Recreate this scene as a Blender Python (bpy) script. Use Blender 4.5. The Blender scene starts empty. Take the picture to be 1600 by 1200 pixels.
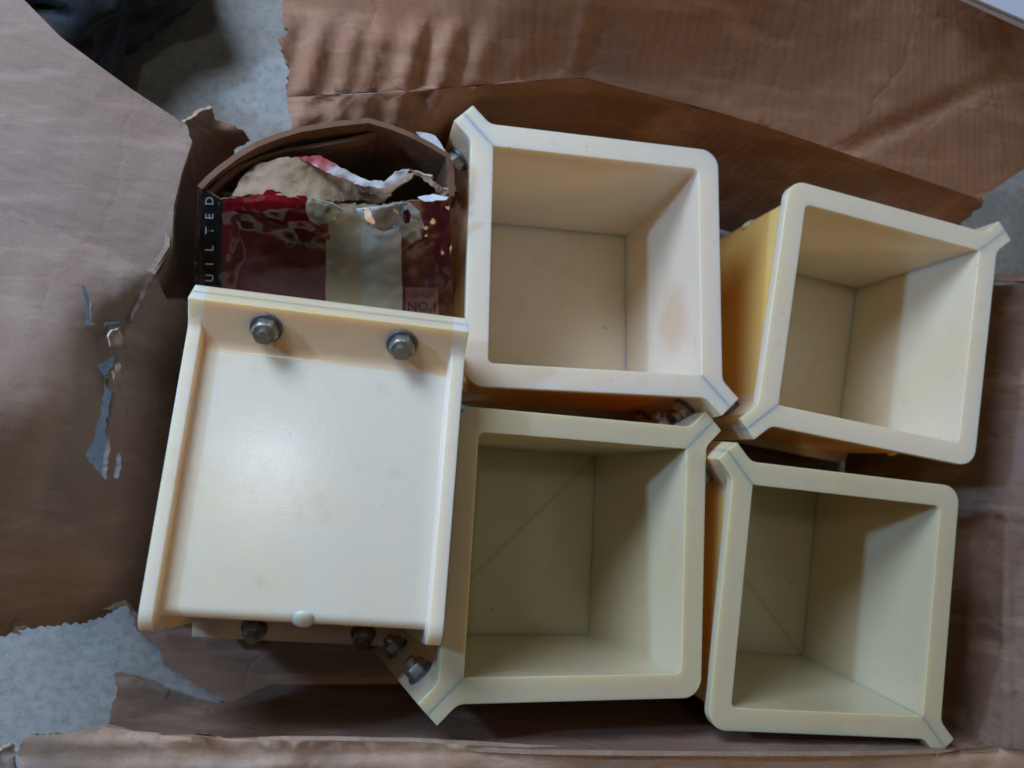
import bpy, bmesh, math, random
import numpy as np
from mathutils import Vector, Matrix, noise
from mathutils.geometry import delaunay_2d_cdt

random.seed(7)
sc = bpy.context.scene
COL = sc.collection
S2 = math.sqrt(2)

# ------------------------------------------------------------------ camera
CAM_H = 0.66792
CAM_R = Matrix(((0.96725, -0.03178, -0.25182), (0.0, 0.99213, -0.12522), (0.25382, 0.12112, 0.95964)))
FPX = 1259.76
cam_d = bpy.data.cameras.new("camera")
cam_d.sensor_width = 36.0
cam_d.lens = 36.0 * FPX / 1600.0
cam_d.clip_start = 0.01
cam_d.clip_end = 50
cam_d.dof.use_dof = True
cam_d.dof.focus_distance = 0.50
cam_d.dof.aperture_fstop = 6.0
cam = bpy.data.objects.new("camera", cam_d)
COL.objects.link(cam)
m4 = CAM_R.to_4x4()
m4.translation = (0, 0, CAM_H)
cam.matrix_world = m4
sc.camera = cam

# ------------------------------------------------------------------ light
world = bpy.data.worlds.new("World")
sc.world = world
world.use_nodes = True
bg = world.node_tree.nodes["Background"]
bg.inputs[0].default_value = (1.0, 0.72, 0.46, 1)
bg.inputs[1].default_value = 0.026


def lamp(name, loc, target, size, energy, color):
    d = bpy.data.lights.new(name, 'AREA')
    d.shape = 'DISK'
    d.size = size
    d.energy = energy
    d.color = color
    o = bpy.data.objects.new(name, d)
    COL.objects.link(o)
    o.location = loc
    o.rotation_euler = (Vector(target) - Vector(loc)).to_track_quat('-Z', 'Y').to_euler()
    return o


CENTRE = Vector((0.15, 0.05, 0.12))


def aim(name, direction, dist, size, energy, color):
    return lamp(name, CENTRE + Vector(direction).normalized() * dist, CENTRE, size, energy, color)


aim("door_light", (-0.82, 0.22, 0.50), 1.6, 0.08, 11.0, (0.33, 0.565, 1.0))       # sharp-edged cool daylight from the left
aim("window_light", (-0.58, 0.66, 0.60), 1.4, 0.6, 19.0, (0.61, 0.73, 1.0))      # broad daylight from behind the box
aim("right_fill", (0.80, 0.05, 0.60), 1.7, 0.8, 2.0, (0.65, 0.85, 1.0))          # dim fill added from the right to lift the moulds' inner walls
aim("warm_fill", (0.55, -0.72, 0.50), 1.6, 0.30, 2.2, (1.0, 0.62, 0.33))        # warm fill added on the near side for surfaces facing front
lamp("ceiling_light", (-0.33, 0.32, 2.2), (0.0, 0.0, 0.2), 0.14, 1.8, (0.92, 0.94, 1.0))

sc.view_settings.view_transform = 'Standard'
sc.view_settings.look = 'None'
sc.view_settings.exposure = 0.0
sc.view_settings.gamma = 1.0
sc.cycles.filter_width = 1.7
sc.cycles.use_adaptive_sampling = True
sc.cycles.adaptive_threshold = 0.03
sc.cycles.max_bounces = 8
sc.cycles.diffuse_bounces = 4
sc.cycles.transparent_max_bounces = 12


# ------------------------------------------------------------------ helpers
def at(px, py, z):
    """the point of the place that lies at height z on the sight line of a photo pixel"""
    d = CAM_R @ Vector(((px - 800) / FPX, (600 - py) / FPX, -1.0))
    t = (z - CAM_H) / d.z
    return Vector((d.x * t, d.y * t, z))


def pj(p):
    q = CAM_R.transposed() @ (Vector(p) - Vector((0, 0, CAM_H)))
    return (800 + FPX * q.x / -q.z, 600 - FPX * q.y / -q.z)


def empty(name, loc, label=None, cat=None, group=None):
    o = bpy.data.objects.new(name, None)
    o.empty_display_size = 0.03
    COL.objects.link(o)
    o.location = loc
    tag(o, label, cat, group)
    return o


def tag(o, label=None, cat=None, group=None, kind=None):
    if label:
        o["label"] = label
    if cat:
        o["category"] = cat
    if group:
        o["group"] = group
    if kind:
        o["kind"] = kind
    return o


def add_obj(name, me, mat=None, parent=None, loc=(0, 0, 0)):
    o = bpy.data.objects.new(name, me)
    COL.objects.link(o)
    o.location = loc
    if parent:
        o.parent = parent
    if mat and not me.materials:
        me.materials.append(mat)
    return o


def bm_mesh(name, bm, smooth=None):
    me = bpy.data.meshes.new(name)
    bmesh.ops.recalc_face_normals(bm, faces=bm.faces)
    bm.to_mesh(me)
    bm.free()
    if smooth:
        for p in me.polygons:
            p.use_smooth = True
        me.set_sharp_from_angle(angle=math.radians(smooth))
    return me


# ------------------------------------------------------------------ materials
class NT:
    def __init__(self, name):
        self.m = bpy.data.materials.new(name)
        self.m.use_nodes = True
        self.t = self.m.node_tree
        self.b = self.t.nodes["Principled BSDF"]
        self.out = self.t.nodes["Material Output"]

    def n(self, typ, **kw):
        nd = self.t.nodes.new(typ)
        for k, v in kw.items():
            if k.startswith('i_'):
                key = k[2:].replace('_', ' ')
                nd.inputs[key].default_value = v
            else:
                setattr(nd, k, v)
        return nd

    def l(self, a, b):
        self.t.links.new(a, b)

    def coords(self, scale=(1, 1, 1), rot=(0, 0, 0), kind='Object'):
        tc = self.n('ShaderNodeTexCoord')
        mp = self.n('ShaderNodeMapping')
        mp.inputs['Scale'].default_value = scale
        mp.inputs['Rotation'].default_value = rot
        self.l(tc.outputs[kind], mp.inputs[0])
        return mp.outputs[0]

    def noise(self, vec, scale, detail=4, rough=0.55):
        nd = self.n('ShaderNodeTexNoise')
        nd.inputs['Scale'].default_value = scale
        nd.inputs['Detail'].default_value = detail
        nd.inputs['Roughness'].default_value = rough
        self.l(vec, nd.inputs['Vector'])
        return nd.outputs['Fac']

    def ramp(self, fac, stops, interp='LINEAR'):
        r = self.n('ShaderNodeValToRGB')
        r.color_ramp.interpolation = interp
        el = r.color_ramp.elements
        while len(el) < len(stops):
            el.new(0.5)
        for e, (p, c) in zip(el, stops):
            e.position = p
            e.color = c if len(c) == 4 else (*c, 1)
        self.l(fac, r.inputs[0])
        return r.outputs[0]

    def mix(self, fac, a, b, blend='MIX'):
        x = self.n('ShaderNodeMix', data_type='RGBA', blend_type=blend)
        if isinstance(fac, (int, float)):
            x.inputs[0].default_value = fac
        else:
            self.l(fac, x.inputs[0])
        for i, v in ((6, a), (7, b)):
            if isinstance(v, tuple):
                x.inputs[i].default_value = v if len(v) == 4 else (*v, 1)
            else:
                self.l(v, x.inputs[i])
        return x.outputs[2]

    def bump(self, h, strength=0.3, dist=0.001, prev=None):
        b = self.n('ShaderNodeBump')
        b.inputs['Strength'].default_value = strength
        b.inputs['Distance'].default_value = dist
        self.l(h, b.inputs['Height'])
        if prev:
            self.l(prev, b.inputs['Normal'])
        return b.outputs[0]


def plastic(name, base, stain, scratch=False, blot=None):
    k = NT(name)
    v = k.coords()
    big = k.noise(v, 9, 3)
    col = k.mix(k.ramp(big, [(0.42, (0, 0, 0)), (0.72, (1, 1, 1))]), base, stain)
    # little dirt specks and rubbed marks
    sp = k.noise(v, 150, 1, 0.6)
    col = k.mix(k.ramp(sp, [(0.77, (0, 0, 0)), (0.83, (0.5, 0.5, 0.5))]), col, (0.30, 0.25, 0.17))
    sm = k.noise(v, 38, 3, 0.7)
    col = k.mix(k.ramp(sm, [(0.58, (0, 0, 0)), (0.80, (0.28, 0.28, 0.28))]), col, (0.50, 0.42, 0.27))
    if blot:
        dv = k.n('ShaderNodeVectorMath', operation='DISTANCE')
        k.l(k.coords(), dv.inputs[0])
        dv.inputs[1].default_value = blot
        nz = k.n('ShaderNodeMath', operation='MULTIPLY_ADD')
        k.l(k.noise(v, 45, 3), nz.inputs[0])
        nz.inputs[1].default_value = 0.030
        k.l(dv.outputs['Value'], nz.inputs[2])
        col = k.mix(k.ramp(nz.outputs[0], [(0.030, (0.55,) * 3), (0.050, (0,) * 3)]), col, (0.70, 0.50, 0.28))
    if scratch:
        sx = k.n('ShaderNodeSeparateXYZ')
        k.l(k.coords(), sx.inputs[0])
        df = k.n('ShaderNodeMath', operation='SUBTRACT')
        k.l(sx.outputs[0], df.inputs[0])
        k.l(sx.outputs[1], df.inputs[1])
        ab = k.n('ShaderNodeMath', operation='ABSOLUTE')
        k.l(df.outputs[0], ab.inputs[0])
        col = k.mix(k.ramp(ab.outputs[0], [(0.0, (0.28,) * 3), (0.0008, (0,) * 3)]), col, (0.20, 0.16, 0.09))
    k.l(col, k.b.inputs['Base Color'])
    k.b.inputs['Subsurface Weight'].default_value = 0.82
    k.b.inputs['Subsurface Radius'].default_value = (1.0, 0.58, 0.18)
    k.b.inputs['Subsurface Scale'].default_value = 0.015
    k.b.inputs['IOR'].default_value = 1.5
    rr = k.ramp(k.noise(v, 30, 4), [(0.3, (0.17,) * 3), (0.7, (0.22,) * 3)])
    k.l(rr, k.b.inputs['Roughness'])
    w = k.noise(v, 55, 2)
    f = k.noise(v, 700, 2)
    k.l(k.bump(f, 0.08, 0.0005, k.bump(w, 0.04, 0.002)), k.b.inputs['Normal'])
    return k.m


def cardboard(name, ang, tint=(1, 1, 1), wear=1.0):
    """kraft liner: fibre mottling, faint flute lines across direction ang, grey rubs"""
    k = NT(name)
    v = k.coords(rot=(0, 0, ang))
    c0 = tuple(a * b for a, b in zip((0.235, 0.145, 0.092), tint))
    c1 = tuple(a * b for a, b in zip((0.300, 0.195, 0.130), tint))
    base = k.mix(k.noise(v, 14, 5, 0.6), c0, c1)
    fib = k.noise(k.coords(scale=(1, 6, 1), rot=(0, 0, ang)), 420, 3, 0.7)
    base = k.mix(k.ramp(fib, [(0.35, (0, 0, 0)), (0.7, (0.6, 0.6, 0.6))]), base, tuple(x * 0.62 for x in c0))
    # short dark streaks along the flutes
    st = k.noise(k.coords(scale=(22, 330, 22), rot=(0, 0, ang)), 1.0, 2, 0.5)
    base = k.mix(k.ramp(st, [(0.60, (0, 0, 0)), (0.75, (0.28 * wear,) * 3)]), base, (0.10, 0.062, 0.045))
    # grey rubbed dirt patches
    gr = k.noise(v, 7.5, 4, 0.55)
    base = k.mix(k.ramp(gr, [(0.54, (0, 0, 0)), (0.74, (0.55 * wear,) * 3)]), base, (0.20, 0.185, 0.175))
    # pale rubbed streaks where the flutes stand proud
    rb = k.noise(k.coords(scale=(9, 75, 20), rot=(0, 0, ang)), 1.0, 4, 0.6)
    base = k.mix(k.ramp(rb, [(0.52, (0, 0, 0)), (0.70, (0.55 * wear,) * 3)]), base, tuple(min(0.6, x * 1.45 + 0.03) for x in c1))
    k.l(base, k.b.inputs['Base Color'])
    k.b.inputs['Roughness'].default_value = 0.75
    k.b.inputs['Specular IOR Level'].default_value = 0.25
    wv = k.n('ShaderNodeTexWave', wave_type='BANDS', bands_direction='Y')
    wv.inputs['Scale'].default_value = 42
    wv.inputs['Distortion'].default_value = 1.2
    wv.inputs['Detail'].default_value = 2
    k.l(v, wv.inputs['Vector'])
    b1 = k.bump(wv.outputs['Fac'], 0.10, 0.0012)
    b2 = k.bump(k.noise(v, 85, 5, 0.6), 0.22, 0.002, b1)
    vo = k.n('ShaderNodeTexVoronoi', feature='DISTANCE_TO_EDGE')
    vo.inputs['Scale'].default_value = 11
    wob = k.n('ShaderNodeTexNoise')
    wob.inputs['Scale'].default_value = 14
    wob.inputs['Detail'].default_value = 4
    k.l(v, wob.inputs['Vector'])
    vm = k.n('ShaderNodeVectorMath', operation='MULTIPLY_ADD')
    k.l(wob.outputs['Color'], vm.inputs[0])
    vm.inputs[1].default_value = (0.06, 0.06, 0.06)
    k.l(v, vm.inputs[2])
    k.l(vm.outputs[0], vo.inputs['Vector'])
    cr = k.ramp(vo.outputs['Distance'], [(0.0, (0,) * 3), (0.035, (1,) * 3)])
    b3 = k.bump(cr, 0.30 * wear, 0.0012, b2)
    k.l(k.bump(fib, 0.25, 0.0007, b3), k.b.inputs['Normal'])
    return k.m


def plain(name, col, rough=0.6, metal=0.0, var=0.25, scale=60, bump=0.2, spec=0.5):
    k = NT(name)
    v = k.coords()
    c = k.mix(k.noise(v, scale, 5, 0.6), tuple(x * (1 - var) for x in col), tuple(min(1, x * (1 + var)) for x in col))
    k.l(c, k.b.inputs['Base Color'])
    k.b.inputs['Roughness'].default_value = rough
    k.b.inputs['Metallic'].default_value = metal
    k.b.inputs['Specular IOR Level'].default_value = spec
    if bump:
        k.l(k.bump(k.noise(v, scale * 3, 4), bump, 0.001), k.b.inputs['Normal'])
    return k.m


def concrete():
    k = NT("concrete")
    v = k.coords()
    a = k.noise(v, 22, 8, 0.65)
    c = k.ramp(a, [(0.30, (0.24, 0.25, 0.22)), (0.5, (0.34, 0.345, 0.305)), (0.7, (0.41, 0.41, 0.36))])
    g = k.noise(v, 160, 5, 0.7)
    c = k.mix(k.ramp(g, [(0.3, (0.6,) * 3), (0.55, (0,) * 3)]), c, (0.15, 0.165, 0.16))
    d = k.noise(v, 5, 3)
    c = k.mix(k.ramp(d, [(0.5, (0,) * 3), (0.75, (0.5,) * 3)]), c, (0.27, 0.30, 0.29))
    k.l(c, k.b.inputs['Base Color'])
    k.b.inputs['Roughness'].default_value = 0.85
    k.l(k.bump(g, 0.4, 0.002, k.bump(a, 0.3, 0.004)), k.b.inputs['Normal'])
    return k.m


def clear_tape():
    k = NT("clear_tape")
    for l in list(k.t.links):
        if l.to_node == k.out:
            k.t.links.remove(l)
    tr = k.n('ShaderNodeBsdfTransparent')
    tr.inputs[0].default_value = (0.95, 0.93, 0.86, 1)
    gl = k.n('ShaderNodeBsdfGlossy')
    gl.inputs['Roughness'].default_value = 0.07
    gl.inputs['Color'].default_value = (0.75, 0.8, 0.9, 1)
    fr = k.n('ShaderNodeFresnel')
    fr.inputs[0].default_value = 1.5
    v = k.coords()
    wr = k.noise(k.coords(scale=(1, 1, 1)), 30, 3, 0.55)
    nb = k.bump(wr, 0.22, 0.003)
    k.l(nb, gl.inputs['Normal'])
    k.l(nb, fr.inputs['Normal'])
    mx = k.n('ShaderNodeMixShader')
    ad = k.n('ShaderNodeMath', operation='MULTIPLY_ADD')
    ad.inputs[1].default_value = 1.0
    ad.inputs[2].default_value = 0.01
    k.l(fr.outputs[0], ad.inputs[0])
    k.l(ad.outputs[0], mx.inputs[0])
    k.l(tr.outputs[0], mx.inputs[1])
    k.l(gl.outputs[0], mx.inputs[2])
    k.l(mx.outputs[0], k.out.inputs[0])
    return k.m


def carton_print():
    k = NT("carton_print")
    tc = k.n('ShaderNodeTexCoord')
    sep = k.n('ShaderNodeSeparateXYZ')
    k.l(tc.outputs['UV'], sep.inputs[0])
    wob = k.noise(k.coords(kind='UV'), 3.0, 2)
    ad = k.n('ShaderNodeMath', operation='MULTIPLY_ADD')
    k.l(wob, ad.inputs[0])
    ad.inputs[1].default_value = 0.02
    k.l(sep.outputs[0], ad.inputs[2])
    c = k.ramp(ad.outputs[0], [(0.0, (0.012, 0.013, 0.014)), (0.092, (0.17, 0.006, 0.014)),
                               (0.505, (0.70, 0.65, 0.47)), (0.645, (0.70, 0.75, 0.70)),
                               (0.812, (0.13, 0.010, 0.024))], 'CONSTANT')
    n2 = k.noise(k.coords(), 60, 5)
    c = k.mix(k.ramp(n2, [(0.55, (0,) * 3), (0.8, (0.25,) * 3)]), c, (0.10, 0.07, 0.06))
    k.l(c, k.b.inputs['Base Color'])
    k.b.inputs['Roughness'].default_value = 0.3
    k.l(k.bump(k.noise(k.coords(), 40, 3), 0.08, 0.002), k.b.inputs['Normal'])
    return k.m


M_IV = plastic("ivory_plastic", (0.89, 0.75, 0.58), (0.88, 0.72, 0.49))
M_I1 = plastic("stained_ivory_plastic", (0.89, 0.75, 0.58), (0.88, 0.72, 0.49), False, (-0.026, -0.075, 0.112))
M_PEACH = plastic("peach_painted_glow", (0.93, 0.65, 0.40), (0.92, 0.61, 0.34))  # peach light on the flanges, put into the base colour
M_AMBER = plastic("amber_painted_glow", (0.92, 0.64, 0.22), (0.90, 0.58, 0.16))  # amber glow of sheltered outer walls, painted as base colour
M_Y2 = plastic("yellowed_ivory_plastic", (0.87, 0.74, 0.53), (0.85, 0.69, 0.42))
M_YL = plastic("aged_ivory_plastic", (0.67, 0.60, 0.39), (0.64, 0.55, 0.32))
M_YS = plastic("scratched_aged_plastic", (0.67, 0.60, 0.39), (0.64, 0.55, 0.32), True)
M_ST = plain("dull_zinc_steel", (0.38, 0.37, 0.31), 0.40, 0.9, 0.5, 330, 0.5)
M_WS = plain("dark_oxidised_steel", (0.16, 0.17, 0.18), 0.5, 0.8, 0.4, 260, 0.35)
R_ = math.radians
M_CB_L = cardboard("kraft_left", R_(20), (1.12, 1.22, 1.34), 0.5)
M_CB_B = cardboard("kraft_back", R_(72), (1.48, 1.18, 0.98), 0.8)
M_CB_F = cardboard("kraft_front", R_(2))
M_CB_D = cardboard("kraft_pale", R_(2), (2.5, 2.7, 2.75), 0.6)  # palest kraft tint, for the front flap
M_CB_W = cardboard("kraft_wall", R_(20), (1.0, 1.0, 1.02), 0.6)
M_CB_R = cardboard("kraft_right", R_(88), (0.95, 0.98, 1.0))
M_EDGE = plain("torn_cardboard_core", (0.40, 0.29, 0.20), 0.9, 0, 0.35, 300, 0.6, 0.1)
M_PALE = plain("torn_pale_paper", (0.55, 0.45, 0.36), 0.9, 0, 0.25, 200, 0.5, 0.1)
M_CONC = concrete()
M_TAPE = clear_tape()
M_PRINT = carton_print()
M_RED = plain("glossy_red_film", (0.24, 0.006, 0.014), 0.15, 0, 0.3, 30, 0.2)
M_CREAM = plain("cream_film", (0.55, 0.52, 0.40), 0.2, 0, 0.2, 40, 0.4)
M_MILK = plain("milky_film", (0.55, 0.58, 0.56), 0.2, 0, 0.2, 40, 0.4)
M_BROWN = plain("brown_carton_board", (0.20, 0.105, 0.060), 0.8, 0, 0.35, 70, 0.4, 0.2)
M_BROWN2 = plain("tan_fibrous_board", (0.33, 0.23, 0.14), 0.9, 0, 0.35, 120, 0.6, 0.1)
M_WHITE = plain("white_print", (0.75, 0.76, 0.74), 0.5, 0, 0.1, 60, 0)
M_PINK = plain("pink_label", (0.42, 0.17, 0.15), 0.4, 0, 0.1, 60, 0)
M_INK = plain("dark_ink", (0.03, 0.012, 0.02), 0.4, 0, 0.1, 60, 0)
M_PURPLE = plain("purple_ink", (0.11, 0.02, 0.045), 0.3, 0, 0.1, 60, 0)
M_BLACK = plain("black_plastic_film", (0.008, 0.012, 0.014), 0.55, 0, 0.3, 30, 0.4)
M_SHEET = plain("white_laminate", (0.66, 0.68, 0.74), 0.5, 0, 0.04, 30, 0.05)


def red_paper():
    k = NT("red_white_torn_paper")
    a = k.noise(k.coords(scale=(1, 1.6, 1)), 42, 3, 0.5)
    c = k.ramp(a, [(0.44, (0.62, 0.62, 0.60)), (0.50, (0.50, 0.13, 0.12)), (0.60, (0.36, 0.05, 0.05))])
    k.l(c, k.b.inputs['Base Color'])
    k.b.inputs['Roughness'].default_value = 0.6
    return k.m


M_RPAPER = red_paper()

# ------------------------------------------------------------------ setting: the concrete floor
FLOOR_Z = -0.012
bm = bmesh.new()
bmesh.ops.create_grid(bm, x_segments=2, y_segments=2, size=1.6)
fl = add_obj("floor", bm_mesh("floor", bm), M_CONC, None, (0.2, 0.05, FLOOR_Z))
tag(fl, "bare grey mottled concrete floor under the torn box", None, None, "structure")


# ------------------------------------------------------------------ sheets of board, paper and film
def tps(ctrl):
    C = np.array([(c[0] / 1000.0, c[1] / 1000.0) for c in ctrl])
    Z = np.array([c[2] for c in ctrl])
    n = len(C)

    def U(r2):
        return np.where(r2 > 0, r2 * np.log(r2 + 1e-12), 0)
    K = U(((C[:, None] - C[None]) ** 2).sum(-1)) + np.eye(n) * 1e-5
    P = np.c_[np.ones(n), C]
    A = np.block([[K, P], [P.T, np.zeros((3, 3))]])
    w = np.linalg.solve(A, np.r_[Z, 0, 0, 0])

    def f(x, y):
        q = np.array([x / 1000.0, y / 1000.0])
        r2 = ((C - q) ** 2).sum(-1)
        return float(U(r2) @ w[:n] + w[n] + w[n + 1] * q[0] + w[n + 2] * q[1])
    return f


def jag(poly, seed=0):
    """poly entries (x, y) or (x, y, a): the edge that starts there is torn with raggedness a"""
    rnd = random.Random(seed)
    out = []
    n = len(poly)
    for i in range(n):
        p, q = poly[i], poly[(i + 1) % n]
        out.append((p[0], p[1]))
        a = p[2] if len(p) > 2 else 0
        L = math.hypot(q[0] - p[0], q[1] - p[1])
        k = int(L // (5 if a else 40))
        nx, ny = (-(q[1] - p[1]) / max(L, 1e-6), (q[0] - p[0]) / max(L, 1e-6))
        for j in range(1, k):
            t = j / k
            d = rnd.uniform(-a, a) if a else 0
            out.append((p[0] + (q[0] - p[0]) * t + nx * d, p[1] + (q[1] - p[1]) * t + ny * d))
    return out


def inside(x, y, poly):
    c = False
    n = len(poly)
    j = n - 1
    for i in range(n):
        xi, yi = poly[i]
        xj, yj = poly[j]
        if (yi > y) != (yj > y) and x < (xj - xi) * (y - yi) / (yj - yi) + xi:
            c = not c
        j = i
    return c


def sheet(name, outline, zf, mat, parent, thick=0.003, step=12, crumple=0.0, cscale=25.0, ridge=None, nseed=None,
          holes=(), edge=None, seed=1, uvbox=None, flat=False):
    """a board or film whose outline was read off the photo, set at its own heights zf(x, y)"""
    poly = jag(outline, seed)
    hp = [jag(h, seed + 9 + i) for i, h in enumerate(holes)]
    vs = [Vector(p) for p in poly]
    es = [(i, (i + 1) % len(poly)) for i in range(len(poly))]
    for h in hp:
        o = len(vs)
        vs += [Vector(p) for p in h]
        es += [(o + i, o + (i + 1) % len(h)) for i in range(len(h))]
    xs = [p[0] for p in poly]
    ys = [p[1] for p in poly]
    rnd = random.Random(seed)
    y = min(ys) + step * 0.5
    while y < max(ys):
        x = min(xs) + step * 0.5
        while x < max(xs):
            X, Y = x + rnd.uniform(-.3, .3) * step, y + rnd.uniform(-.3, .3) * step
            if inside(X, Y, poly) and not any(inside(X, Y, h) for h in hp):
                vs.append(Vector((X, Y)))
            x += step
        y += step
    ov, oe, of, _, _, _ = delaunay_2d_cdt(vs, es, [], 0, 1e-4)
    pts = []
    for v in ov:
        z = zf(v.x, v.y)
        p = at(v.x, v.y, z)
        if crumple:
            q = p * cscale + Vector(((nseed or seed) * 3.1, 0, 0))
            dz = crumple * (noise.noise(q) + 0.6 * (0.5 - abs(noise.noise(q * 2.3))) + 0.3 * noise.noise(q * 5.1))
            z += dz
        if ridge:
            z += ridge(v.x, v.y)
        pts.append(at(v.x, v.y, z))
    off = parent.location if parent else Vector((0, 0, 0))
    bm = bmesh.new()
    bv = [bm.verts.new(p - off) for p in pts]
    uvl = bm.loops.layers.uv.new("uv")
    for f in of:
        cx = sum(ov[i].x for i in f) / len(f)
        cy = sum(ov[i].y for i in f) / len(f)
        if inside(cx, cy, poly) and not any(inside(cx, cy, h) for h in hp):
            try:
                fa = bm.faces.new([bv[i] for i in f])
            except ValueError:
                continue
            fa.smooth = not flat
            x0, y0, x1, y1 = uvbox or (min(xs), min(ys), max(xs), max(ys))
            for lp, i in zip(fa.loops, f):
                lp[uvl].uv = ((ov[i].x - x0) / (x1 - x0), (ov[i].y - y0) / (y1 - y0))
    bmesh.ops.delete(bm, geom=[v for v in bm.verts if not v.link_faces], context='VERTS')
    camp = Vector((0, 0, CAM_H)) - off
    for f in bm.faces:
        f.normal_update()
        if f.normal.dot(camp - f.calc_center_median()) < 0:
            f.normal_flip()
    # thickness: a second skin behind the first, joined by a rim
    if thick:
        bm.normal_update()
        bm.verts.ensure_lookup_table()
        src = list(bm.verts)
        nrm = [v.normal.copy() for v in src]
        idx = {v: i for i, v in enumerate(src)}
        back = [bm.verts.new(v.co - n * thick) for v, n in zip(src, nrm)]
        faces = list(bm.faces)
        bedges = [e for e in bm.edges if len(e.link_faces) == 1]
        rims = []
        for e in bedges:
            f = e.link_faces[0]
            lp = [l for l in f.loops if l.edge == e][0]
            a, b = lp.vert, lp.link_loop_next.vert
            rims.append((b, a, back[idx[a]], back[idx[b]]))
        for f in faces:
            nf = bm.faces.new([back[idx[v]] for v in reversed(f.verts)])
            nf.smooth = not flat
        for r in rims:
            nf = bm.faces.new(r)
            nf.material_index = 1 if edge else 0
            for e in nf.edges:
                e.smooth = False
    me = bpy.data.meshes.new(name)
    bm.to_mesh(me)
    bm.free()
    me.materials.append(mat)
    if edge:
        me.materials.append(edge)
    return add_obj(name, me, None, parent)


# ------------------------------------------------------------------ the torn cardboard box
box = empty("cardboard_box", (0.17, 0.03, -0.003), "large torn brown cardboard box lying open around the plastic moulds", "box")
ZB = -0.003
# bottom
c_bl = pj((-0.105, -0.19, 0)); c_br = pj((0.475, -0.19, 0)); c_tr = pj((0.475, 0.19, 0)); c_tl = pj((0.02, 0.255, 0))
sheet("bottom_panel", [(196, 936, 3), (213, 986, 3), (250, 1010, 3), (257, 1042, 3), (300, 1064, 3), (357, 1099), (420, 1092), c_br, c_tr,
                       pj((0.2, 0.255, 0)), c_tl, pj((-0.07, 0.2, 0)), pj((-0.09, 0.1, 0)), (250, 700)],
      lambda x, y: ZB, M_CB_F, box, 0.004, 16, 0.0, edge=M_EDGE, seed=3)

# front wall with its ragged corner, and the flap bent outwards over its top crease
crease_f = [(1680, 1168), (1560, 1170), (1330, 1172), (1160, 1172), (1000, 1171), (830, 1169), (640, 1159), (520, 1157), (400, 1156), (250, 1149), (165, 1136)]


def z_front(x, y):
    t = (y - 1066) / (1166 - 1066)
    return ZB + 0.002 + 0.158 * max(0.0, min(1.2, t)) ** 0.95


sheet("side_wall", [(168, 1140, 2), (172, 1110, 2), (183, 1080, 2), (179, 1051, 1), (187, 1050, 2), (215, 1060, 2), (228, 1066, 2),
                    (245, 1082, 1), (254, 1086, 1), (263, 1076), (267, 1078), (256, 1091, 2), (270, 1096, 2), (320, 1099, 1), (357, 1098),
                    (420, 1070), (1335, 1066), (1560, 1168)] + [(x, y + 2) for x, y in crease_f[2:]],
      z_front, M_CB_F, box, 0.003, 9, 0.0028, 30, edge=M_EDGE, seed=5)
zf_flap = tps([(30, 1170, 0.135), (165, 1138, 0.150), (400, 1156, 0.156), (830, 1169, 0.160), (1330, 1172, 0.160), (1680, 1168, 0.160),
               (30, 1300, 0.120), (400, 1300, 0.138), (830, 1300, 0.142), (1330, 1300, 0.14), (1680, 1300, 0.14)])
sheet("flap", [(30, 1165, 2), (42, 1149, 2), (100, 1146)] + list(reversed(crease_f)) + [(1700, 1290), (20, 1290), (14, 1240, 3), (28, 1200, 3)],
      zf_flap, M_CB_D, box, 0.003, 10, 0.004, 26, edge=M_EDGE, seed=6,
      ridge=lambda x, y: 0.002 * math.sin((y - 1150 + 0.01 * x) / 7.0) * math.exp(-((y - 1166) / 26.0) ** 2))

# left: the flat lit flap, the wall below it and the torn inner wall that drops into the box
zf_left = tps([(-80, -60, 0.135), (40, 0, 0.150), (150, 100, 0.158), (290, 195, 0.158), (275, 310, 0.160), (240, 428, 0.150),
               (0, 330, 0.140), (-90, 300, 0.135), (-230, 252, 0.130), (-230, -100, 0.125), (60, 352, 0.143), (180, 398, 0.148), (120, 374, 0.146), (120, 250, 0.152), (-80, 150, 0.135)])
sheet("flap", [(-230, -120), (-90, -80), (18, -20), (40, 2), (95, 58), (150, 99), (205, 139), (262, 176), (292, 196, 2), (300, 222), (284, 270), (272, 320), (268, 385), (241, 429),
               (180, 398), (120, 374), (60, 352), (0, 331), (-90, 300), (-230, 252)],
      zf_left, M_CB_L, box, 0.003, 10, 0.0022, 18, nseed=11, edge=M_EDGE, seed=11)
zf_lw = tps([(-230, 252, 0.130), (60, 352, 0.143), (180, 398, 0.148), (-230, 540, 0.190), (-230, 660, 0.240), (-230, 800, 0.265), (-230, 1040, 0.255), (0, 331, 0.140), (120, 374, 0.146), (241, 429, 0.150), (-90, 300, 0.135), (-90, 640, 0.205), (0, 640, 0.186), (120, 640, 0.152), (-90, 800, 0.210), (0, 800, 0.182), (120, 800, 0.126), (-90, 910, 0.200), (20, 900, 0.162), (180, 700, 0.108),  # wall's out-of-view left part is raised to keep light off the bottom
             (230, 520, 0.110), (195, 530, 0.120), (232, 460, 0.140), (245, 600, 0.07), (285, 560, 0.03), (272, 700, 0.012), (262, 820, 0.006), (235, 930, 0.002),
             (190, 850, 0.082), (196, 938, 0.062), (130, 972, 0.098), (20, 985, 0.150), (-90, 1020, 0.18), (120, 540, 0.150), (0, 540, 0.165), (-90, 540, 0.172)])
hole1 = [(186, 548, 2), (178, 556, 2), (152, 572, 2), (160, 583, 1), (164, 592, 2), (158, 640, 2), (145, 690, 2), (133, 712, 2), (152, 735, 2), (166, 752, 1), (170, 710, 2), (173, 660, 2), (179, 620, 2), (170, 588, 1), (182, 570, 2)]
hole2 = [(204, 622, 1), (197, 648, 1), (203, 644, 1), (206, 630, 1)]
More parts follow.
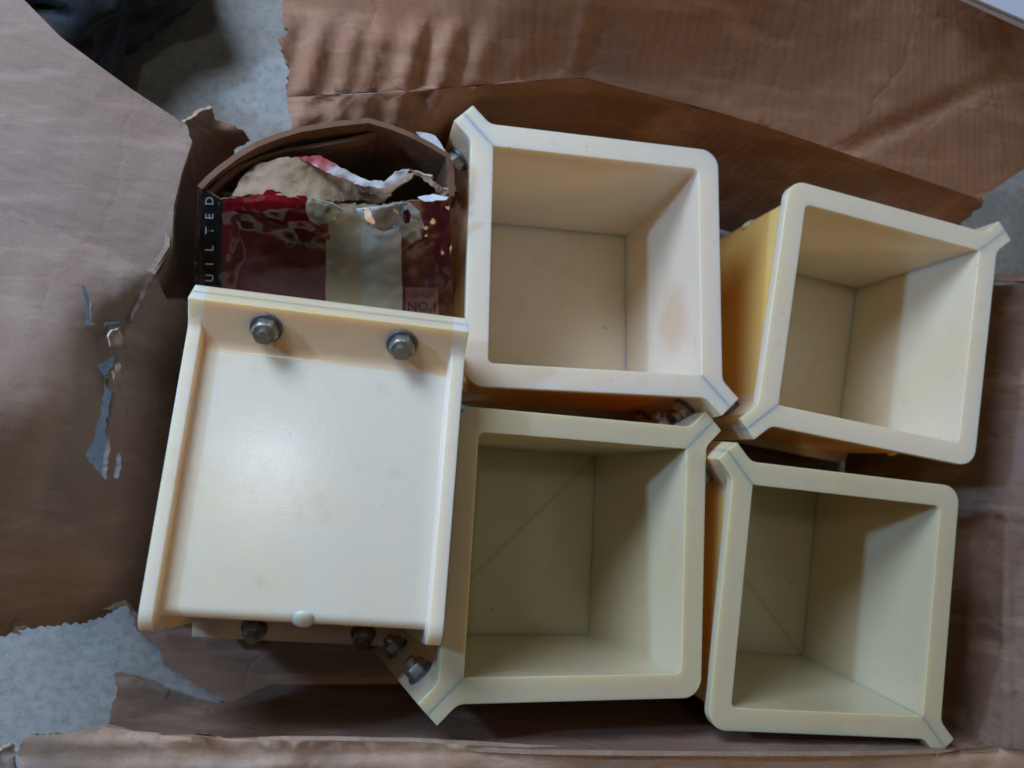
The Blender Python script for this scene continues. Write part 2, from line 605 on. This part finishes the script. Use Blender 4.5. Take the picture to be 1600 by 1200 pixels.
hole3 = [(128, 446, 1), (133, 470, 1), (134, 500, 1), (132, 508, 1), (150, 507, 1), (143, 498, 1), (141, 470, 1), (134, 450, 1)]
hole4 = [(176, 745, 2), (182, 712, 2), (188, 700, 1), (190, 730, 2), (184, 748, 1)]
hole5 = [(163, 503, 1), (162, 522, 1), (166, 528), (170, 512), (190, 508, 1), (192, 503)]
sheet("side_wall", [(-230, 252), (-90, 300), (0, 331), (60, 352), (120, 374), (180, 398), (241, 429), (262, 470), (292, 470), (300, 560), (286, 700), (268, 830), (246, 930, 2), (215, 962, 3),
                    (200, 940, 2), (165, 962, 3), (130, 973, 3), (60, 979, 3), (22, 986, 3), (-90, 1040), (-230, 1075)],
      zf_lw, M_CB_L, box, 0.003, 7, 0.0022, 18, nseed=11, edge=M_PALE, seed=12, holes=[hole1, hole2, hole3, hole4, hole5],
      ridge=lambda x, y: 0.006 * math.exp(-(((x - 214) + (y - 490) * 0.5) / 7.0) ** 2) * math.exp(-((y - 490) / 60.0) ** 2)
      - 0.005 * math.exp(-((x - 176) / 10.0) ** 2) * math.exp(-((y - 620) / 110.0) ** 2))
zf_in = tps([(292, 196, 0.150), (300, 222, 0.150), (272, 320, 0.150), (268, 385, 0.148), (241, 429, 0.145), (335, 186, 0.125), (388, 220, 0.11), (340, 260, 0.08),
             (318, 320, 0.04), (310, 400, 0.02), (300, 480, 0.01)])
sheet("inner_wall", [(288, 192, 2), (310, 176, 2), (332, 168, 2), (335, 186, 2), (360, 194, 2), (378, 202, 2), (391, 220, 2), (366, 234), (372, 300), (330, 380), (318, 480), (262, 480), (238, 428), (265, 385), (269, 320), (282, 270), (297, 222)],
      zf_in, M_CB_F, box, 0.003, 7, 0.004, 30, edge=M_EDGE, seed=14)
# curls of paper along the torn places
zc = tps([(150, 560, 0.146), (200, 560, 0.132), (150, 620, 0.143), (200, 640, 0.120)])
sheet("torn_strip", [(172, 520, 2), (186, 512, 2), (194, 530, 2), (188, 545, 2), (172, 542, 2)], zc, M_CB_L, box, 0.0015, 5, 0.006, 60, edge=M_PALE, seed=21)
sheet("torn_strip", [(176, 580, 2), (186, 566, 2), (196, 592, 2), (192, 612, 2), (180, 602, 2)], zc, M_CB_W, box, 0.0012, 5, 0.006, 60, edge=M_EDGE, seed=22)
zc2 = lambda x, y: 0.090 - (x - 160) * 0.0007
sheet("torn_strip", [(158, 951, 2), (196, 937, 2), (200, 943, 2), (172, 953, 1)], zc2, M_PALE, box, 0.001, 5, 0.004, 60, seed=23)
sheet("torn_strip", [(18, 990, 1), (24, 978, 1), (46, 979, 1), (28, 984, 1), (34, 991, 1)], lambda x, y: 0.154, M_PALE, box, 0.001, 5, 0.003, 60, seed=24)
sheet("torn_strip", [(-10, 1178, 3), (14, 1160, 3), (24, 1180, 2), (20, 1230, 3), (-10, 1240)], lambda x, y: 0.05 + 0.0002 * (1200 - y), M_PALE, box, 0.002, 6, 0.008, 60, seed=25)

# back wall and its wide flap
zf_bw = tps([(450, 152, 0.150), (640, 142, 0.155), (800, 128, 0.158), (910, 121, 0.158), (1160, 186, 0.158), (1530, 311, 0.150),
             (460, 205, 0.146), (560, 195, 0.148), (650, 205, 0.135), (440, 330, 0.07), (560, 330, 0.05), (700, 322, 0.0), (900, 316, 0.0), (1100, 345, 0.0), (1340, 425, 0.0)])
cre_b = [(448, 152), (640, 142), (800, 128), (910, 121), (1030, 150), (1160, 186), (1340, 246), (1530, 311)]


def ribs(x, y):
    u = x + 0.22 * (y - 100)
    a = 0.0055 * math.exp(-((x - 590) / 150.0) ** 2) * max(0, min(1, (y - 20) / 40.0))
    return a * (abs(math.sin(u / 21.0)) + 0.5 * math.sin(u / 8.5 + 1.3))


sheet("side_wall", [(x, y + 1) for x, y in cre_b] + [(1536, 318, 3), (1505, 345, 3), (1488, 378), (1340, 430), (1100, 350), (900, 320), (700, 326), (440, 335, 2), (456, 190, 3)],
      zf_bw, M_CB_B, box, 0.003, 9, 0.0035, 26, edge=M_CB_B, seed=31, ridge=ribs)
zf_bf = tps([(448, 152, 0.150), (640, 142, 0.155), (800, 128, 0.158), (910, 121, 0.158), (1160, 186, 0.158), (1530, 311, 0.150),
             (440, -60, 0.175), (700, -60, 0.20), (900, -60, 0.225), (1200, -60, 0.235), (1500, -60, 0.215), (1700, -20, 0.195), (1700, 240, 0.150),
             (1200, 60, 0.195), (1450, 165, 0.180), (1640, 95, 0.180)])
sheet("flap", [(440, -70, 2), (441, 20, 3), (450, 52, 3), (434, 58, 3), (440, 78, 3), (452, 110, 3)] + cre_b + [(1600, 264), (1720, 225), (1720, -70)],
      zf_bf, M_CB_B, box, 0.004, 10, 0.0022, 15, edge=M_CB_B, seed=32,
      ridge=lambda x, y: ribs(x, y) + 0.003 * math.exp(-((x - 905 + 0.25 * (y - 60)) / 9.0) ** 2) - 0.004 * math.exp(-((y - 200 + (x - 1400) * 0.48) / 14.0) ** 2) * (1 if x > 1250 else 0))

# right wall, crushed
zf_r = tps([(1330, 440, 0.0), (1330, 700, 0.0), (1325, 1060, 0.0), (1450, 440, 0.07), (1450, 800, 0.075), (1460, 1110, 0.075), (1540, 440, 0.125), (1540, 800, 0.125), (1560, 1165, 0.155),
            (1620, 440, 0.150), (1620, 800, 0.155), (1700, 440, 0.165), (1700, 800, 0.170), (1700, 1168, 0.170)])


def r_ridge(x, y):
    r = 0.004 * math.exp(-((x - 1518 + 0.03 * (y - 900)) / 7.0) ** 2) * max(0, min(1, (y - 800) / 60.0)) * max(0, min(1, (1080 - y) / 60.0))
    r += 0.0035 * math.exp(-((x - 1572) / 8.0) ** 2) * max(0, min(1, (y - 780) / 60.0))
    r -= 0.004 * math.exp(-((y - 806 - (x - 1510) * 0.15) / 4.0) ** 2)
    r -= 0.003 * math.exp(-((y - 962) / 4.0) ** 2) * (1 if x < 1515 else 0)
    r -= 0.0035 * math.exp(-((y - 1120 + abs(x - 1530) * 0.5) / 5.0) ** 2)
    return r


sheet("side_wall", [(1320, 436), (1540, 446, 1), (1720, 440), (1720, 1180), (1562, 1170), (1320, 1066)],
      zf_r, M_CB_R, box, 0.004, 8, 0.004, 30, edge=M_EDGE, seed=41, ridge=r_ridge)
sheet("flap", [(1500, 430, 1), (1720, 424), (1720, 438), (1500, 440)], lambda x, y: 0.10 + (x - 1500) * 0.0002, M_CB_F, box, 0.003, 6, 0.002, 40, edge=M_EDGE, seed=42)


# ------------------------------------------------------------------ the cube moulds
HM = 0.160
A_IN = 0.075
W_WALL, W_RIM = 0.0825, 0.0905
V_TIP = 0.136
U_FL = 0.009
GAP = 0.00003


def uv2xy(u, v):
    # v runs along the split diagonal (+X+Y), u to its side (+X-Y)
    return ((v + u) / S2, (v - u) / S2)


def half_mesh():
    bm = bmesh.new()

    def outer(w, r):
        P = [(GAP, V_TIP), (U_FL, V_TIP)]
        vb = w * S2 - U_FL
        p0, p1, p2 = (U_FL, vb + 0.004), (U_FL, vb), (U_FL + 0.0028, vb - 0.0028)
        for t in (0, .33, .66, 1):
            P.append(tuple((1 - t) ** 2 * a + 2 * t * (1 - t) * b + t * t * c for a, b, c in zip(p0, p1, p2)))
        c = w * S2 - r * S2
        arc = []
        for i in range(9):
            a = math.radians(45 - 90 * i / 8)
            arc.append((c + r * math.cos(a), r * math.sin(a)))
        P += arc
        P += [(u, -v) for u, v in reversed(P[:6])]
        return P

    def inner(a, r):
        P = [(GAP, a * S2 - GAP)]
        c = a * S2 - r * S2
        for i in range(5):
            an = math.radians(45 - 90 * i / 4)
            P.append((c + r * math.cos(an), r * math.sin(an)))
        P.append((GAP, -(a * S2 - GAP)))
        return P
    levels = [(0.0, W_RIM, 0.012), (0.0072, W_RIM, 0.012), (0.0086, W_WALL, 0.006), (HM - 0.0094, W_WALL, 0.006), (HM - 0.0080, W_RIM, 0.013), (HM, W_RIM, 0.013)]
    O = [[bm.verts.new((*uv2xy(u, v), z)) for u, v in outer(w, r)] for z, w, r in levels]
    I = [[bm.verts.new((*uv2xy(u, v), z)) for u, v in inner(a, r)] for z, a, r in ((HM, A_IN, 0.004), (0.0, A_IN, 0.003))]
    n = len(O[0])
    for li, (a, b) in enumerate(zip(O[:-1], O[1:])):
        for i in range(n - 1):
            f = bm.faces.new((a[i], a[i + 1], b[i + 1], b[i]))
            if li == 2:                      # warm light is painted into the sides between the two rims
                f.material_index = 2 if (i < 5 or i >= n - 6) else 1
    for i in range(len(I[0]) - 1):
        bm.faces.new((I[0][i], I[0][i + 1], I[1][i + 1], I[1][i]))
    bm.faces.new(O[-1] + list(reversed(I[0])))
    bm.faces.new(list(reversed(O[0])) + I[1])
    bm.faces.new([l[0] for l in O] + [I[0][0], I[1][0]])
    bm.faces.new([l[-1] for l in reversed(O)] + [I[1][-1], I[0][-1]])
    bmesh.ops.recalc_face_normals(bm, faces=bm.faces)
    wl = bm.edges.layers.float.new('bevel_weight_edge')
    for e in bm.edges:
        on_split = all(abs((v.co.x - v.co.y) / S2 - GAP) < 1e-6 for v in e.verts)
        if on_split:
            e[wl] = 0.03
        elif e.calc_face_angle(0) > math.radians(35):
            e[wl] = 1.0
    me = bm_mesh("mould_half", bm)
    for _ in range(3):
        me.materials.append(M_IV)
    for p in me.polygons:
        p.use_smooth = True
    me.set_sharp_from_angle(angle=math.radians(60))
    tmp = bpy.data.objects.new("tmp", me)
    COL.objects.link(tmp)
    bv = tmp.modifiers.new("b", 'BEVEL')
    bv.width = 0.0014
    bv.segments = 3
    bv.limit_method = 'WEIGHT'
    bv.use_clamp_overlap = True
    bv.harden_normals = True
    dg = bpy.context.evaluated_depsgraph_get()
    out = bpy.data.meshes.new_from_object(tmp.evaluated_get(dg))
    bpy.data.objects.remove(tmp)
    out.name = "mould_half"
    return out


HALF = half_mesh()


def hex_prism(bm, x0, x1, af, chamfer=True):
    """hexagonal head along X with its outer face chamfered round"""
    R = af / math.sqrt(3)
    rings = []
    for x, k, rnd in ((x0, 1.0, False), (x0 + (x1 - x0) * .88, 1.0, False), (x1, 0.86, True)):
        ring = []
        for i in range(24):
            a = 2 * math.pi * i / 24
            b = (a % (math.pi / 3)) - math.pi / 6
            rr = (R * math.cos(math.pi / 6) / math.cos(b)) * (1 if not rnd else 1)
            if rnd:
                rr = af / 2 * 0.95
            ring.append(bm.verts.new((x, rr * math.cos(a + math.pi / 6), rr * math.sin(a + math.pi / 6))))
        rings.append(ring)
    for a, b in zip(rings[:-1], rings[1:]):
        for i in range(24):
            bm.faces.new((a[i], a[(i + 1) % 24], b[(i + 1) % 24], b[i]))
    bm.faces.new(rings[0])
    bm.faces.new(rings[-1])
    return rings


def tube_x(bm, x0, x1, r, n=20, r1=None):
    a = [bm.verts.new((x0, r * math.cos(2 * math.pi * i / n), r * math.sin(2 * math.pi * i / n))) for i in range(n)]
    r1 = r1 or r
    b = [bm.verts.new((x1, r1 * math.cos(2 * math.pi * i / n), r1 * math.sin(2 * math.pi * i / n))) for i in range(n)]
    for i in range(n):
        bm.faces.new((a[i], a[(i + 1) % n], b[(i + 1) % n], b[i]))
    bm.faces.new(a)
    bm.faces.new(b)


def mesh_of(name, fn, mat, smooth=35):
    bm = bmesh.new()
    fn(bm)
    me = bm_mesh(name, bm, smooth)
    me.materials.append(mat)
    return me


def _bolt(bm):
    hex_prism(bm, U_FL + 0.0018, U_FL + 0.0072, 0.0128)
    tube_x(bm, U_FL + 0.0072, U_FL + 0.0075, 0.0040)
    tube_x(bm, -U_FL - 0.0125, U_FL + 0.003, 0.0039)


def _washer(bm):
    tube_x(bm, 0.0, 0.0017, 0.0094, 28, 0.0090)


def _nut(bm):
    hex_prism(bm, U_FL + 0.0018, U_FL + 0.0085, 0.0135)


def _nub(bm):
    bmesh.ops.create_uvsphere(bm, u_segments=16, v_segments=8, radius=0.0062)
    for v in bm.verts:
        v.co.x *= 0.35


ME_BOLT = mesh_of("bolt", _bolt, M_ST)
ME_WASH = mesh_of("washer", _washer, M_WS)
ME_NUT = mesh_of("nut", _nut, M_ST)
NUB = mesh_of("gate_nub", _nub, M_IV, 60)
HALVES = {}
PLATES = {}


def plate_for(mat):
    if mat.name not in PLATES:
        bm = bmesh.new()
        bmesh.ops.create_cube(bm, size=1.0)
        for v in bm.verts:
            v.co = Vector((v.co.x * 2 * (A_IN - 0.0001), v.co.y * 2 * (A_IN - 0.0001), 0.0055 + v.co.z * 0.009))
        me = bm_mesh("base_plate", bm)
        me.materials.append(mat)
        PLATES[mat.name] = me
    return PLATES[mat.name]




def half_for(mat):
    if mat.name not in HALVES:
        me = HALF.copy()
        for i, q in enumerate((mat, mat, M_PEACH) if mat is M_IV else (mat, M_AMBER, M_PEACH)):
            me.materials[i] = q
        HALVES[mat.name] = me
    return HALVES[mat.name]


def make_mould(rot, loc, spin, mat, label):
    """rot, loc: frame of the mould (axis along z, base at 0); spin turns the split diagonal"""
    e = empty("cube_mould", (0, 0, 0), label, "mould", "ivory plastic cube moulds in the box")
    R = (Matrix(rot) @ spin).to_4x4()
    R.translation = Vector(loc)
    e.matrix_world = R
    for k in range(2):
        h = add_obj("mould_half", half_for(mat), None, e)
        h.rotation_euler = (0, 0, math.pi * k)
        nb = add_obj("gate_nub", NUB, None, h)
        nb.rotation_euler = (0, 0, -math.pi / 4)
        d = (W_WALL * S2 - 0.0032)
        x, y = uv2xy(d, 0)
        nb.location = (x, y, HM * 0.52)
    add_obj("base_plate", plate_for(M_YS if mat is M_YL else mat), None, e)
    i = 0
    for v in (0.1225, -0.1225):
        for z in (0.27, 0.76):
            b = add_obj("bolt", ME_BOLT, None, e)
            x, y = uv2xy(0, v)
            b.location = (x, y, z * HM)
            b.rotation_euler = (0, 0, -math.pi / 4)
            tw = 0.3 + 0.9 * i
            b.rotation_euler = (Matrix.Rotation(-math.pi / 4, 3, 'Z') @ Matrix.Rotation(tw, 3, 'X')).to_euler()
            w1 = add_obj("washer", ME_WASH, None, b, (U_FL, 0, 0))
            w2 = add_obj("washer", ME_WASH, None, b, (-U_FL, 0, 0))
            w2.rotation_euler = (0, math.pi, 0)
            n = add_obj("nut", ME_NUT, None, b)
            n.rotation_euler = (0.2, math.pi, 0)
            i += 1
    return e


Z90 = Matrix.Rotation(math.pi / 2, 3, 'Z')
ID3 = Matrix.Identity(3)
R1 = ((0.99875, 0.02539, -0.04313), (-0.02458, 0.99951, 0.01912), (0.04359, -0.01804, 0.99889))
R2 = ((0.98528, 0.16632, -0.03959), (-0.16791, 0.98494, -0.04118), (0.03214, 0.04722, 0.99837))
R3 = ((0.9959, 0.05711, 0.07016), (-0.05707, 0.99837, -0.00264), (-0.07019, -0.00137, 0.99753))
R4 = ((0.99454, 0.09899, -0.0329), (-0.10142, 0.99139, -0.08285), (0.02441, 0.08573, 0.99602))
RL = ((0.99439, 0.09217, -0.05181), (-0.08521, 0.98869, 0.12341), (0.0626, -0.11831, 0.991))
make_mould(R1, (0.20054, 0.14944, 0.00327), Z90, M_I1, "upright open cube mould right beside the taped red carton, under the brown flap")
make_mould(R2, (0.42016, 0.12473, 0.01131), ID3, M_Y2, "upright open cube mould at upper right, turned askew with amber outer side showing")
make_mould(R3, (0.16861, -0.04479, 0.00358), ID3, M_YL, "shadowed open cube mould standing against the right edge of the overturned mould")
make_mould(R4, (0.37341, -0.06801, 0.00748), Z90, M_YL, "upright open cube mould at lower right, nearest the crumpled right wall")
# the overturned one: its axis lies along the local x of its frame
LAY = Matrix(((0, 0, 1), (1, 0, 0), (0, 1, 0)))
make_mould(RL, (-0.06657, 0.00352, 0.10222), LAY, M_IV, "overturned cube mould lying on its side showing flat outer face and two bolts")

# ------------------------------------------------------------------ the torn, taped carton
carton = empty("torn_carton", tuple(at(510, 380, 0.0)), "torn dark red printed carton wrapped in clear tape above the overturned mould", "carton")
zf_c0 = tps([(312, 292, 0.200), (705, 310, 0.202), (508, 300, 0.206), (308, 450, 0.152), (705, 495, 0.152), (508, 470, 0.156), (508, 390, 0.182), (308, 370, 0.176), (705, 400, 0.178)])
DC = 0.035   # the carton stands this much lower than first measured
zf_c = lambda x, y: zf_c0(x, y) - DC
UVB = (315, 290, 705, 500)
sheet("front_panel", [(316, 294), (345, 312, 2), (430, 300, 2), (500, 316, 2), (590, 322, 2), (640, 314, 1), (704, 308), (706, 400), (706, 498), (600, 488), (450, 470), (311, 455), (312, 380)],
      zf_c, M_PRINT, carton, 0.002, 8, 0.0022, 40, edge=M_BROWN, seed=51, uvbox=UVB)
# the front falls steeply below the bend
pa, pb = at(311, 455, zf_c(311, 455)), at(706, 498, zf_c(706, 498))


def wall_strip(name, top, bottom, mat, thick=0.002):
    bm = bmesh.new()
    off = carton.location
    T = [bm.verts.new(Vector(p) - off) for p in top]
    B = [bm.verts.new(Vector(p) - off) for p in bottom]
    for i in range(len(top) - 1):
        bm.faces.new((T[i], T[i + 1], B[i + 1], B[i]))
    me = bm_mesh(name, bm)
    o = add_obj(name, me, mat, carton)
    s = o.modifiers.new("t", 'SOLIDIFY')
    s.thickness = thick
    s.offset = 0
    return o


wall_strip("front_panel", [pa, pb], [(pa.x + 0.004, pa.y + 0.012, 0.0), (pb.x - 0.004, pb.y + 0.012, 0.0)], M_PRINT)
arc = [(312, 293), (326, 278), (345, 262), (372, 242), (400, 226), (435, 212), (470, 202), (520, 194), (575, 188), (610, 198), (640, 210), (672, 226), (700, 243), (706, 268), (706, 306)]
arc_z = [0.200, .202, .204, .206, .208, .209, .210, .211, .212, .211, .210, .208, .206, .204, .202]
top = [at(x, y, z - DC) for (x, y), z in zip(arc, arc_z)]
wall_strip("back_panel", top, [Vector((p.x * 0.98, p.y - 0.012, 0.0)) for p in top], M_BROWN, 0.0035)
arc2 = [(328, 300), (345, 282), (372, 262), (410, 246), (450, 234), (500, 226), (545, 218), (588, 208)]
top2 = [at(x, y, 0.162 + 0.0008 * i) for i, (x, y) in enumerate(arc2)]
wall_strip("inner_flap", top2, [Vector((p.x, p.y - 0.002, 0.08)) for p in top2], M_BROWN, 0.0025)
# edges of torn liner along the inner flap
zl0 = tps([(365, 300, 0.196), (400, 255, 0.200), (470, 245, 0.203), (560, 290, 0.190), (500, 312, 0.205), (430, 302, 0.207), (590, 300, 0.178)])
zl = lambda x, y: zl0(x, y) - DC
sheet("torn_liner", [(362, 306, 2), (378, 276, 2), (402, 256, 2), (440, 246, 2), (476, 246, 2), (520, 264, 2), (556, 286, 3), (604, 302, 3), (598, 316, 3), (560, 313, 2), (500, 314, 2), (430, 304, 2)],
      zl, M_BROWN2, carton, 0.002, 6, 0.004, 55, edge=M_PALE, seed=61)
zp0 = tps([(470, 244, 0.208), (520, 250, 0.209), (600, 290, 0.204), (640, 266, 0.206), (560, 270, 0.207), (690, 270, 0.205)])
zp = lambda x, y: zp0(x, y) - DC
sheet("torn_paper", [(466, 245, 1), (500, 243, 1), (520, 254, 1), (548, 270, 1), (575, 282, 2), (600, 284, 2), (618, 268, 2), (640, 264, 2), (634, 276, 2), (612, 290, 2), (590, 294, 2), (560, 288, 2), (520, 274, 1)],
      zp, M_RPAPER, carton, 0.0008, 5, 0.003, 60, seed=62)
sheet("torn_liner", [(560, 294, 2), (600, 292, 2), (622, 272, 2), (648, 268, 2), (640, 282, 2), (616, 296, 2), (600, 316, 2), (586, 304, 2)],
      lambda x, y: 0.197 - DC, M_BROWN2, carton, 0.002, 5, 0.006, 70, edge=M_PALE, seed=63)
sheet("torn_liner", [(640, 264, 2), (668, 274, 2), (688, 290, 2), (704, 300, 2), (694, 306, 2), (676, 292, 2), (656, 276, 2)],
      lambda x, y: 0.203 - DC, M_BROWN2, carton, 0.002, 5, 0.006, 70, edge=M_PALE, seed=64)
sheet("torn_paper", [(652, 308, 1), (676, 303, 1), (700, 308, 1), (698, 312, 1), (664, 315, 1)], lambda x, y: 0.206 - DC, M_WHITE, carton, 0.0008, 5, 0.001, 60, seed=65)
sheet("torn_paper", [(650, 206, 1), (668, 208, 1), (680, 212, 1), (690, 226, 1), (699, 240, 1), (690, 238, 1), (668, 224, 1)], lambda x, y: 0.196 - DC, M_MILK, carton, 0.0008, 5, 0.002, 60, seed=66)
sheet("torn_paper", [(702, 291, 1), (712, 290, 1), (713, 298, 1), (706, 300, 1)], lambda x, y: 0.200 - DC, M_MILK, carton, 0.0008, 4, 0.001, 60, seed=67)
# the red film bulging at the torn edge and the pale film lobes beside it
zr = lambda x, y: zf_c(x, y) + 0.0035 + 0.004 * math.exp(-((x - 430) / 60.0) ** 2 - ((y - 325) / 22.0) ** 2)
sheet("red_film", [(352, 316, 1), (380, 308, 2), (410, 304, 2), (416, 297, 2), (436, 299, 2), (450, 308, 2), (478, 306, 2), (482, 320, 2), (512, 350), (515, 375), (480, 366), (440, 352), (400, 336), (356, 330)],
      zr, M_RED, carton, 0.0008, 5, 0.0016, 35, seed=71)
zq = lambda x, y: zf_c(x, y) + 0.007
sheet("pale_film", [(478, 318), (482, 309), (496, 312), (520, 318), (536, 328), (528, 340), (512, 349), (496, 352), (484, 344), (478, 330)], zq, M_CREAM, carton, 0.001, 4, 0.002, 60, seed=72)
sheet("pale_film", [(556, 326), (590, 322), (640, 316), (656, 330), (662, 352), (658, 372), (642, 382), (630, 370), (622, 352), (600, 362), (572, 352)], zq, M_MILK, carton, 0.001, 5, 0.003, 60, seed=73)
sheet("ink_mark", [(630, 330), (638, 327), (642, 336), (640, 348), (633, 350), (629, 342)], lambda x, y: zf_c(x, y) + 0.0105, M_PURPLE, carton, 0.0004, 5, seed=74)
# printed label and lettering
zlb = lambda x, y: zf_c(x, y) + 0.0022
sheet("printed_label", [(633, 450), (684, 450), (686, 500), (634, 494)], zlb, M_PINK, carton, 0.0006, 8, seed=75)


def lettering(text, px, py, right, up, size, mat, zo, squeeze=1.0):
    """text lying on the carton front; right and up give its directions in the photo"""
    cu = bpy.data.curves.new("lettering", 'FONT')
    cu.body = text
    cu.size = 1.0
    cu.extrude = 0.0
    cu.offset = 0.012
    cu.align_x = 'LEFT'
    tmp = bpy.data.objects.new("tmp", cu)
    COL.objects.link(tmp)
    dg = bpy.context.evaluated_depsgraph_get()
    me = bpy.data.meshes.new_from_object(tmp.evaluated_get(dg))
    bpy.data.objects.remove(tmp)
    for v in me.vertices:
        x, y = v.co.x * size * squeeze, v.co.y * size
        X = px + right[0] * x + up[0] * y
        Y = py + right[1] * x + up[1] * y
        v.co = at(X, Y, zf_c(X, Y) + zo) - carton.location
    me.name = "lettering"
    return add_obj("lettering", me, mat, carton)


lettering("WORLD'S", 644, 466, (1, 0.02), (0, -1), 8.5, M_INK, 0.0036)
lettering("NO.1", 636, 486, (1, 0.03), (0, -1), 21, M_INK, 0.0036, 1.0)
for i, (ch, y) in enumerate((("U", 441), ("I", 415), ("L", 393), ("T", 366), ("E", 343), ("D", 321))):
    lettering(ch, 333, y, (0.03, -1), (-1, -0.03), 18, M_WHITE, 0.0026)
# clear tape wound round the carton
zt = lambda x, y: zf_c(x, y) + 0.0105
sheet("clear_tape", [(309, 290), (345, 300), (400, 302), (470, 308), (540, 318), (610, 318), (660, 320), (706, 316), (707, 420), (706, 500), (600, 490), (450, 472), (306, 455), (304, 400)],
      zt, M_TAPE, carton, 0.0, 5, 0.0022, 30, seed=81)

# ------------------------------------------------------------------ things at the picture's edges
bag = empty("black_bag", tuple(at(62, -55, FLOOR_Z)), "dark bag-like bundle lying on the floor behind the pale left flap", "bag")
bm = bmesh.new()
bmesh.ops.create_icosphere(bm, subdivisions=5, radius=1.0)
for v in bm.verts:
    q = v.co * 2.2
    d = 1 + 0.25 * noise.noise(q) + 0.16 * (0.5 - abs(noise.noise(q * 2.1))) + 0.05 * noise.noise(q * 6)
    v.co = Vector((v.co.x * 0.125 * d, v.co.y * 0.11 * d, max(0.0, 0.045 + v.co.z * 0.05 * d)))
    if v.co.z < 0.002:
        v.co.x *= 1.04
bo = add_obj("bag_body", bm_mesh("bag_body", bm, 80), M_BLACK, bag)
bo.rotation_euler = (0, 0, 0.7)
bm = bmesh.new()
k = 18
for ring, (r, z) in enumerate(((0.02, 0.085), (0.010, 0.098), (0.018, 0.115), (0.03, 0.122))):
    for i in range(k):
        a = 2 * math.pi * i / k
        rr = r * (1 + 0.3 * math.sin(a * 5 + ring))
        bm.verts.new((rr * math.cos(a), rr * math.sin(a), z))
bm.verts.ensure_lookup_table()
for j in range(3):
    for i in range(k):
        bm.faces.new((bm.verts[j * k + i], bm.verts[j * k + (i + 1) % k], bm.verts[(j + 1) * k + (i + 1) % k], bm.verts[(j + 1) * k + i]))
add_obj("bag_neck", bm_mesh("bag_neck", bm, 80), M_BLACK, bag, (-0.03, 0.02, -0.01))

board = empty("white_board", tuple(at(1600, -20, 0.22)), "white sheet corner lying across the brown flap at top right", "board")
zw = lambda x, y: 0.168
sheet("board_face", [(1507, -10), (1700, 74), (1760, -60), (1500, -80)], lambda x, y: 0.2342, M_SHEET, board, 0.002, 20, seed=91)
sheet("board_edge", [(1491, -10), (1700, 86), (1760, -60), (1484, -80)], lambda x, y: 0.230, M_WHITE, board, 0.003, 20, seed=92)
